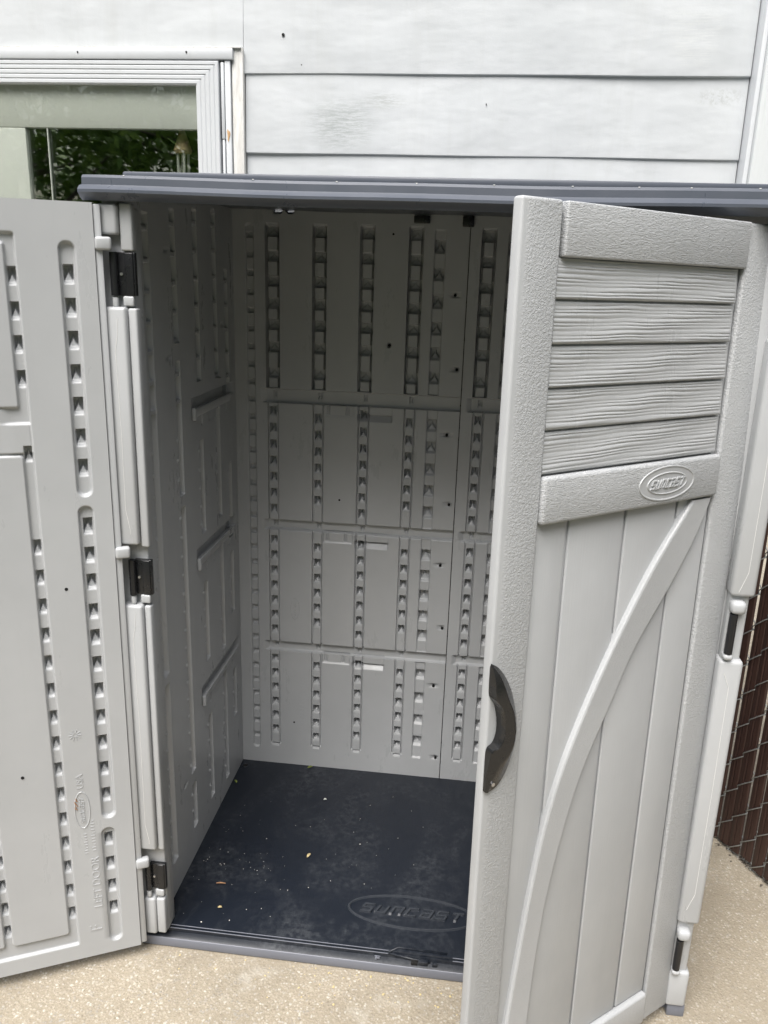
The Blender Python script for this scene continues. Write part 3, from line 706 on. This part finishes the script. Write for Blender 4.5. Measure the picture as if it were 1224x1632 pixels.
# clapboards: wood grain modelled as relief
def fbm1(x, seed):
    r_ = np.random.default_rng(seed); v_ = 0
    for k in range(5): v_ = v_+np.sin(x*(3+9*k*r_.uniform(.6, 1.4))+r_.uniform(0, 6.28))/(1+k)
    return v_
zc = [1.6120, 1.5527, 1.4890, 1.4262, 1.3630, 1.2957]
for i in range(5):
    z1, z0 = zc[i]-.0006, zc[i+1]+.0022
    R2 = Relief(np.linspace(.106, .5292, 150), np.linspace(z0, z1, 64))
    X_, Y_ = np.meshgrid(R2.S, R2.Z, indexing='ij'); t_ = (Y_-z0)/(z1-z0)
    warp = .0011*fbm1(X_*1.3, 11+i)+.0005*fbm1(X_*4+Y_*30, 40+i)
    ph = (Y_+warp)/.0060*2*np.pi + 1.2*np.sin((Y_+.5*warp)*330+i)
    amp = .00058*(1+.5*np.sin(X_*23+Y_*140+i*2))
    ridge = np.abs(np.sin(ph/2))**.6
    edge = np.clip(np.minimum(t_/.06, (1-t_)/.03), 0, 1)*np.clip((X_-.108)/.004, 0, 1)
    R2.h = (-.0028-.0040*t_)+amp*2.0*ridge*edge-.004*(1-np.clip(t_/.05, 0, 1))**2
    R2.build('clapboard', 'taupe', 1, .0127, rd_, I4).matrix_parent_inverse = I4
# vertical planks
for s0, s1 in ((.0985, .1850), (.1918, .3193), (.3261, .4545), (.4613, .5288)):
    piece('plank', s0, s1, .113, 1.2200, -.0070, 'taupe_plank', .0036)
# curved brace
bl = [(.157, 1.217), (.247, 1.111), (.324, .986), (.380, .881), (.428, .773), (.461, .660), (.483, .513), (.502, .358), (.513, .262), (.521, .160), (.5255, .1135)]
br = [(.1055, 1.2165), (.116, 1.174), (.194, 1.055), (.272, .962), (.327, .842), (.373, .758), (.408, .645), (.438, .505), (.450, .390), (.457, .240), (.461, .1135)]
def resamp(p, n):
    p = np.array(p); d = np.r_[0, np.cumsum(np.hypot(*np.diff(p, axis=0).T))]; q = np.linspace(0, d[-1], n); return np.stack([np.interp(q, d, p[:, 0]), np.interp(q, d, p[:, 1])], -1)
def smooth(p, k=3):
    for _ in range(k): p[1:-1] = .5*p[1:-1]+.25*(p[:-2]+p[2:])
    return p
La, Ra = smooth(resamp(bl, 40)), smooth(resamp(br, 40))
bm = bmesh.new(); rows = []
for a, c in zip(La, Ra):
    m = lambda q: a+(c-a)*q
    rows.append([bm.verts.new((m(q)[0], n, m(q)[1])) for q, n in ((0, -.0126), (.0, -.0010), (.035, .0018), (.09, .0030), (.93, .0030), (.975, .0018), (1, -.0010), (1, -.0126))])
for a, c in zip(rows, rows[1:]):
    for k in range(len(a)): bm.faces.new((a[k], a[(k+1) % len(a)], c[(k+1) % len(a)], c[k]))
bm.faces.new(rows[0]); bm.faces.new(rows[-1][::-1])
bm_obj('brace', bm, 'taupe_soft', rd_, auto=14)
# oval emblem on the middle rail
bm = bmesh.new(); N = 48; cx, cz = .2435, 1.2590
def oval(a, b, n): return [bm.verts.new((cx+a*math.cos(2*math.pi*k/N), n, cz+b*math.sin(2*math.pi*k/N))) for k in range(N)]
rr = [oval(.0725, .0305, 0.0070), oval(.0715, .0297, 0.0089), oval(.0695, .0280, 0.0089), oval(.0680, .0268, 0.0079), oval(.0530, .0195, 0.0079), oval(.0515, .0186, 0.0093), oval(.0500, .0176, 0.0093), oval(.0485, .0168, 0.0081)]
for a, c in zip(rr, rr[1:]):
    for k in range(N): bm.faces.new((a[k], a[(k+1) % N], c[(k+1) % N], c[k]))
bm.faces.new(rr[-1]); bm.faces.new(rr[0][::-1])
logo_bm(bm, .01, .01, .086, .0165, .0020, lambda x, y, e: (cx-x, .0082+e, cz+y), .0001, ())
bm_obj('emblem', bm, 'taupe', rd_, auto=30)
# handle: half of an oval pull, with screws
outer = [(.6075, 1.0090), (.594, 1.001), (.578, .982), (.562, .953), (.551, .918), (.5465, .882), (.5485, .850), (.555, .822), (.566, .799), (.580, .785), (.594, .7815)]
inner = [(.6095, 1.0040), (.6095, .992), (.6095, .975), (.6085, .954), (.595, .937), (.5875, .906), (.5880, .883), (.594, .868), (.6075, .8640), (.6075, .826), (.6070, .785)]
def idx_samp(p, n):
    p = np.array(p); q = np.linspace(0, len(p)-1, n); return smooth(np.stack([np.interp(q, np.arange(len(p)), p[:, k]) for k in (0, 1)], -1), 2)
Ho, Hi = idx_samp(outer, 41), idx_samp(inner, 41)
bm = bmesh.new(); rows = []
for i, (a, c) in enumerate(zip(Ho, Hi)):
    q = i/40; hgt = .008+.020*math.sin(math.pi*min(1, q*1.08))**.75 if q < .92 else .008
    rows.append([bm.verts.new(((a+(c-a)*s_)[0], n, (a+(c-a)*s_)[1])) for s_, n in ((0, .0006), (.02, .004), (.28, hgt*.62), (.55, hgt*.98), (.60, hgt), (.65, hgt*.98), (.98, hgt*.84), (1, hgt*.78), (1, .0006))])
for a, c in zip(rows, rows[1:]):
    for k in range(len(a)): bm.faces.new((a[k], a[(k+1) % len(a)], c[(k+1) % len(a)], c[k]))
bm.faces.new(rows[0]); bm.faces.new(rows[-1][::-1])
hd = bm_obj('handle', bm, 'handle_black', rd_, auto=24)
for (s_, z_, n_) in ((.594, .797, .0068), (.600, .972, .0150)):
    bm = bmesh.new(); cyl(bm, (s_, n_, z_), (s_, n_+.0035, z_), .0034, 12); bm_obj('screw', bm, 'steel', hd, auto=40)

# ================================================================== fence
P0 = Vector((1.5125, .635, 0)); wd = Vector((.0918, -.1873, 0)).normalized(); FF = frame_m(P0, wd, (0, 0, 1))   # n = k x u
fence = thing('chain_link_fence', P0, 'chain-link fence filled with dark brown vertical slats beside the shed', 'fence')
pitch_ = .0445; t0 = .008-5*pitch_; NS = 26; HT = 1.72
base_slat = None; FM = FF.copy(); FM.translation = (0, 0, 0)
wire_me = None
for i in range(NS):
    bm = bmesh.new(); w_ = .0418+random.uniform(-.0008, .0008)
    prism(bm, [(-w_/2, 0), (-w_/2+.004, -.0045), (-.004, -.0060), (0, -.0035), (.004, -.0060), (w_/2-.004, -.0045), (w_/2, 0), (w_/2-.004, .0045), (-w_/2+.004, .0045)], random.uniform(.004, .03), HT+random.uniform(-.01, .02), 'z')
    o = bm_obj('slat', bm, 'slat_brown', None, auto=20); o.parent = fence
    o.matrix_local = FM @ Matrix.Translation((t0+(i+.5)*pitch_+(.0011 if i % 2 else -.0011)*(i < 7)+random.uniform(-.0005, .0005), 0, 0)) @ Matrix.Rotation(random.uniform(-.006, .006), 4, 'Y')
    if wire_me is None:
        bm = bmesh.new(); path = []; z = -.02; k = 0
        for k in range(35):
            side_ = 1 if k % 2 else 0
            zz_ = .054-.105+k*.0525
            x_ = pitch_*side_
            path += [(x_+(.0016 if side_ else -.0016), -.002, zz_-.004), (x_+(.0016 if side_ else -.0016), .002 if side_ else -.0035, zz_+.004)]
        # front runs rise to the right, back runs pass behind the slat
        full = []
        for a, b in zip(path, path[1:]):
            full.append(a); d = b[0]-a[0]
            if abs(d) > .01:
                nn_ = -.0085 if d > 0 else .0085
                full += [(a[0]+d*.12, nn_*.9, a[2]+(b[2]-a[2])*.12), (a[0]+d*.5, nn_, (a[2]+b[2])/2), (a[0]+d*.88, nn_*.9, a[2]+(b[2]-a[2])*.88)]
        full.append(path[-1])
        tube(bm, full, .0017, 6)
        o = bm_obj('wire', bm, 'wire', None, smooth=True); wire_me = o.data
    else:
        o = bpy.data.objects.new('wire', wire_me); COL.objects.link(o)
    o.parent = fence; o.matrix_local = FM @ Matrix.Translation((t0+i*pitch_, 0, .0525*((i+1) % 2)))
for s_ in (t0-.04, t0+NS*pitch_+.04):
    bm = bmesh.new(); cyl(bm, (0, .0, -.0), (0, .0, 1.86), .026, 20); o = bm_obj('fence_post', bm, 'wire', None, auto=40); o.parent = fence; o.matrix_local = FM @ Matrix.Translation((s_, .03, 0))
bm = bmesh.new(); cyl(bm, (t0-.03, .03, 1.80), (t0+NS*pitch_+.03, .03, 1.80), .018, 16); o = bm_obj('top_rail', bm, 'wire', None, auto=40); o.parent = fence; o.matrix_local = FM

# dirt and dead stems gathered along the foot of the fence
bm = bmesh.new()
for i in range(150):
    a_ = random.uniform(-.10, .75); q = P0+wd*a_; nx_ = Vector((wd.y, -wd.x, 0)); off = abs(random.gauss(0, .012))
    p = q-nx_*(off if random.random() < .85 else -off)
    if i % 3 == 0:
        d = Vector((random.gauss(0, 1), random.gauss(0, 1), random.uniform(0, .5))).normalized()*random.uniform(.012, .04)
        tube(bm, [p+Vector((0, 0, .002)), p+d*.5+Vector((0, 0, .006)), p+d+Vector((0, 0, .002))], [.0012, .0010, .0006], 5)
    else:
        r_ = random.uniform(.0015, .005)
        bmesh.ops.create_icosphere(bm, subdivisions=1, radius=1, matrix=Matrix.Translation(p+Vector((0, 0, r_*.4))) @ Matrix.Rotation(random.uniform(0, 3), 4, 'Z') @ Matrix.Diagonal((r_*1.4, r_, r_*.6, 1)))
o = bm_obj('fence_litter', bm, 'bark'); o['kind'] = 'stuff'; o['label'] = 'dark dirt and dead stems along the foot of the brown fence'; o['category'] = 'litter'
# grit along the front of the sill
bm = bmesh.new()
for i in range(90):
    x_ = random.uniform(.05, 1.0); y_ = -abs(random.gauss(0, .05))-.004; r_ = random.choice((.0010, .0014, .0020, .0028))
    bmesh.ops.create_icosphere(bm, subdivisions=1, radius=1, matrix=Matrix.Translation((x_, y_, r_*.5)) @ Matrix.Rotation(random.uniform(0, 3), 4, 'Z') @ Matrix.Diagonal((r_*random.uniform(1, 1.7), r_, r_*.6, 1)))
o = bm_obj('loose_grit', bm, 'seed_tan'); o['kind'] = 'stuff'; o['label'] = 'loose pale grit on the concrete in front of the shed sill'; o['category'] = 'grit'

# ================================================================== wind chime seen through the glass
ch = thing('wind_chime', (-.172, .962, 1.848), 'beige cone topped wind chime with pale tubes, seen through the window glass', 'wind chime')
bm = bmesh.new(); tube(bm, [(0, 0, .125), (0, 0, .118), (0, 0, .060), (0, 0, .052)], [.001, .006, .027, .023], 16); bm_obj('cone', bm, 'chime_cone', ch, auto=40)
for k in range(4):
    a = .5+k*math.pi/2
    bm = bmesh.new(); cyl(bm, (.015*math.cos(a), .015*math.sin(a), .053), (.015*math.cos(a), .015*math.sin(a), -.16-.02*k), .0040, 10); bm_obj('chime_tube', bm, 'chime_tube', ch, auto=40)
bm = bmesh.new(); cyl(bm, (0, 0, .12), (0, 0, .90), .0008, 5); bm_obj('cord', bm, 'chime_tube', ch)

# ================================================================== litter on the shed floor
def leaf(name, x, y, L, wd_, rot, mat, label, cat):
    bm = bmesh.new(); n = 7; rows = []
    for i in range(n):
        q = i/(n-1); w_ = wd_*math.sin(math.pi*(.08+.9*q))**.8
        rows.append([bm.verts.new(((q-.5)*L, s_*w_/2, .0016+.0022*math.sin(q*3)+abs(s_)*.0012)) for s_ in (-1, 0, 1)])
    for a, c in zip(rows, rows[1:]):
        for k in range(2): bm.faces.new((a[k], a[k+1], c[k+1], c[k]))
    g = bmesh.ops.extrude_face_region(bm, geom=list(bm.faces))
    for e in g['geom']:
        if isinstance(e, bmesh.types.BMVert): e.co.z -= .0009
    o = bm_obj(name, bm, mat, None, smooth=True); o.location = (x, y, ZF); o.rotation_euler = (0, 0, rot); tag(o, label, cat); return o
leaf('leaf', .265, .722, .017, .009, .5, 'leaf_green', 'small green leaf on the shed floor against the back wall', 'leaf')
leaf('leaf', .052, .609, .017, .007, 2.2, 'leaf_green', 'small green leaf on the shed floor by the ribbed left wall', 'leaf')
leaf('leaf', .346, .315, .016, .008, 1.2, 'seed_tan', 'pale yellow leaf in the middle of the shed floor', 'leaf')
leaf('seed_husk', .1655, .094, .011, .007, .1, 'seed_tan', 'tan seed husk on the shed floor near the threshold', 'seed')
leaf('seed_husk', .344, .564, .009, .007, .3, 'crumb_white', 'white seed husk on the floor in front of the back wall', 'seed')
def twig(x, y, L, rot, label):
    bm = bmesh.new(); tube(bm, [(-L/2, 0, .0018), (-.1*L, .0012, .0024), (L/2, 0, .0018)], [.0011, .0018, .0012], 6)
    o = bm_obj('twig', bm, 'twig_brown', None, smooth=True); o.location = (x, y, ZF); o.rotation_euler = (0, 0, rot); tag(o, label, 'twig')
twig(.142, .176, .024, .12, 'short orange brown twig on the shed floor near the left hinge')
bm = bmesh.new()
for i in range(95):
    if i < 70: x, y = .17+rng.normal(0, .09), .26+rng.normal(0, .12)
    elif i < 110: x, y = .50+rng.normal(0, .1), .37+rng.normal(0, .12)
    else: x, y = rng.uniform(.08, .95), rng.uniform(.05, .68)
    if not (.06 < x < 1.1 and .035 < y < .70): continue
    r_ = rng.choice([.0005, .0007, .0009, .0014], p=[.45, .33, .16, .06]); a = rng.uniform(0, 3.1)
    m = Matrix.Translation((x, y, ZF+r_*.7)) @ Matrix.Rotation(a, 4, 'Z') @ Matrix.Diagonal((r_*rng.uniform(.8, 1.8), r_, r_*.7, 1))
    bmesh.ops.create_icosphere(bm, subdivisions=1, radius=1, matrix=m)
o = bm_obj('floor_crumbs', bm, 'crumb_white'); o['kind'] = 'stuff'; o['label'] = 'scattered pale crumbs and grit on the dark shed floor'; o['category'] = 'crumbs'
for (x, y) in ((.115, .088), (.665, .664), (.55, .505), (.662, .591), (.114, .178)): pass

# ================================================================== trees behind the camera, mirrored in the window, plus trees added to block light
def tree(x, y, h, cr, seed, label):
    r_ = np.random.default_rng(seed)
    root = thing('deciduous_tree', (x, y, 0), label, 'tree', 'trees mirrored in the window')
    bm = bmesh.new(); tube(bm, [(0, 0, 0), (.05, .03, h*.25), (-.04, .05, h*.5), (.05, 0, h*.9)], [.17, .14, .10, .03], 9)
    ends = []
    for k in range(16):
        a = r_.uniform(0, 6.28); z0 = r_.uniform(.18, .7)*h; L = cr*r_.uniform(.6, 1.0)
        e = Vector((math.cos(a)*L, math.sin(a)*L, z0+r_.uniform(.2, 1.3))); mid = Vector((e.x*.5, e.y*.5, z0+.25))
        tube(bm, [(0, 0, z0), mid, e], [.05, .032, .010], 6); ends += [mid, e]
        for q in range(3):
            e2 = mid.lerp(e, r_.uniform(.3, 1))+Vector(r_.normal(0, .5, 3)); tube(bm, [mid.lerp(e, .4), e2], [.016, .005], 5); ends.append(e2)
    bm_obj('trunk', bm, 'bark', root, smooth=True)
    cs = []
    for e in ends: cs.append((e, r_.uniform(.35, .75)))
    for k in range(26):
        a = r_.uniform(0, 6.28); rr_ = cr*math.sqrt(r_.uniform(0, 1)); cs.append((Vector((rr_*math.cos(a), rr_*math.sin(a), r_.uniform(.22, 1.0)*h)), r_.uniform(.35, .8)))
    NL = 11000; idx = r_.integers(0, len(cs), NL); ctr = np.array([cs[i][0] for i in idx]); rad = np.array([cs[i][1] for i in idx])
    d = r_.normal(0, 1, (NL, 3)); d /= np.linalg.norm(d, axis=1)[:, None]; p = ctr+d*(rad*r_.uniform(.2, 1, NL)**.5)[:, None]
    u = r_.normal(0, 1, (NL, 3)); u /= np.linalg.norm(u, axis=1)[:, None]; v = np.cross(u, d); v /= np.linalg.norm(v, axis=1)[:, None]+1e-9
    sz = r_.uniform(.05, .10, NL)[:, None]
    co = np.stack([p-u*sz, p+v*sz*.45, p+u*sz, p-v*sz*.45], 1).reshape(-1, 3)
    root_ = root; me = bpy.data.meshes.new('crown'); me.from_pydata(co.tolist(), [], (np.arange(NL*4).reshape(-1, 4)).tolist()); link('crown', me, 'foliage', root)
    return root
t1 = tree(-5.6, -7.6, 6.4, 2.4, 3, 'leafy tree reflected at the left of the window glass')
t2 = tree(-2.9, -8.2, 6.8, 2.4, 5, 'leafy tree reflected in the middle of the window glass')
t3 = tree(-.4, -9.0, 6.4, 2.3, 9, 'leafy tree reflected at the right end of the window glass')
def copy_tree(src, x, y, rz, sc_):
    r = src.copy(); COL.objects.link(r); r.location = (x, y, 0); r.rotation_euler = (0, 0, rz); r.scale = (sc_,)*3
    r['label'] = 'leafy tree added out of view to keep low sky light off the shed'; r['group'] = 'trees added to block low sky'
    for chd in list(src.children):
        c_ = chd.copy(); COL.objects.link(c_); c_.parent = r
for k, (x, y) in enumerate(((-8.6, -6.4), (-10.2, -3.2), (2.6, -9.0), (5.4, -8.2), (7.6, -6.0), (8.6, -2.6), (7.8, 1.2))):  # unseen trees added to block low sky and darken the shed interior
    copy_tree((t1, t2, t3)[k % 3], x, y, k*1.3, 1.0+.08*(k % 3))
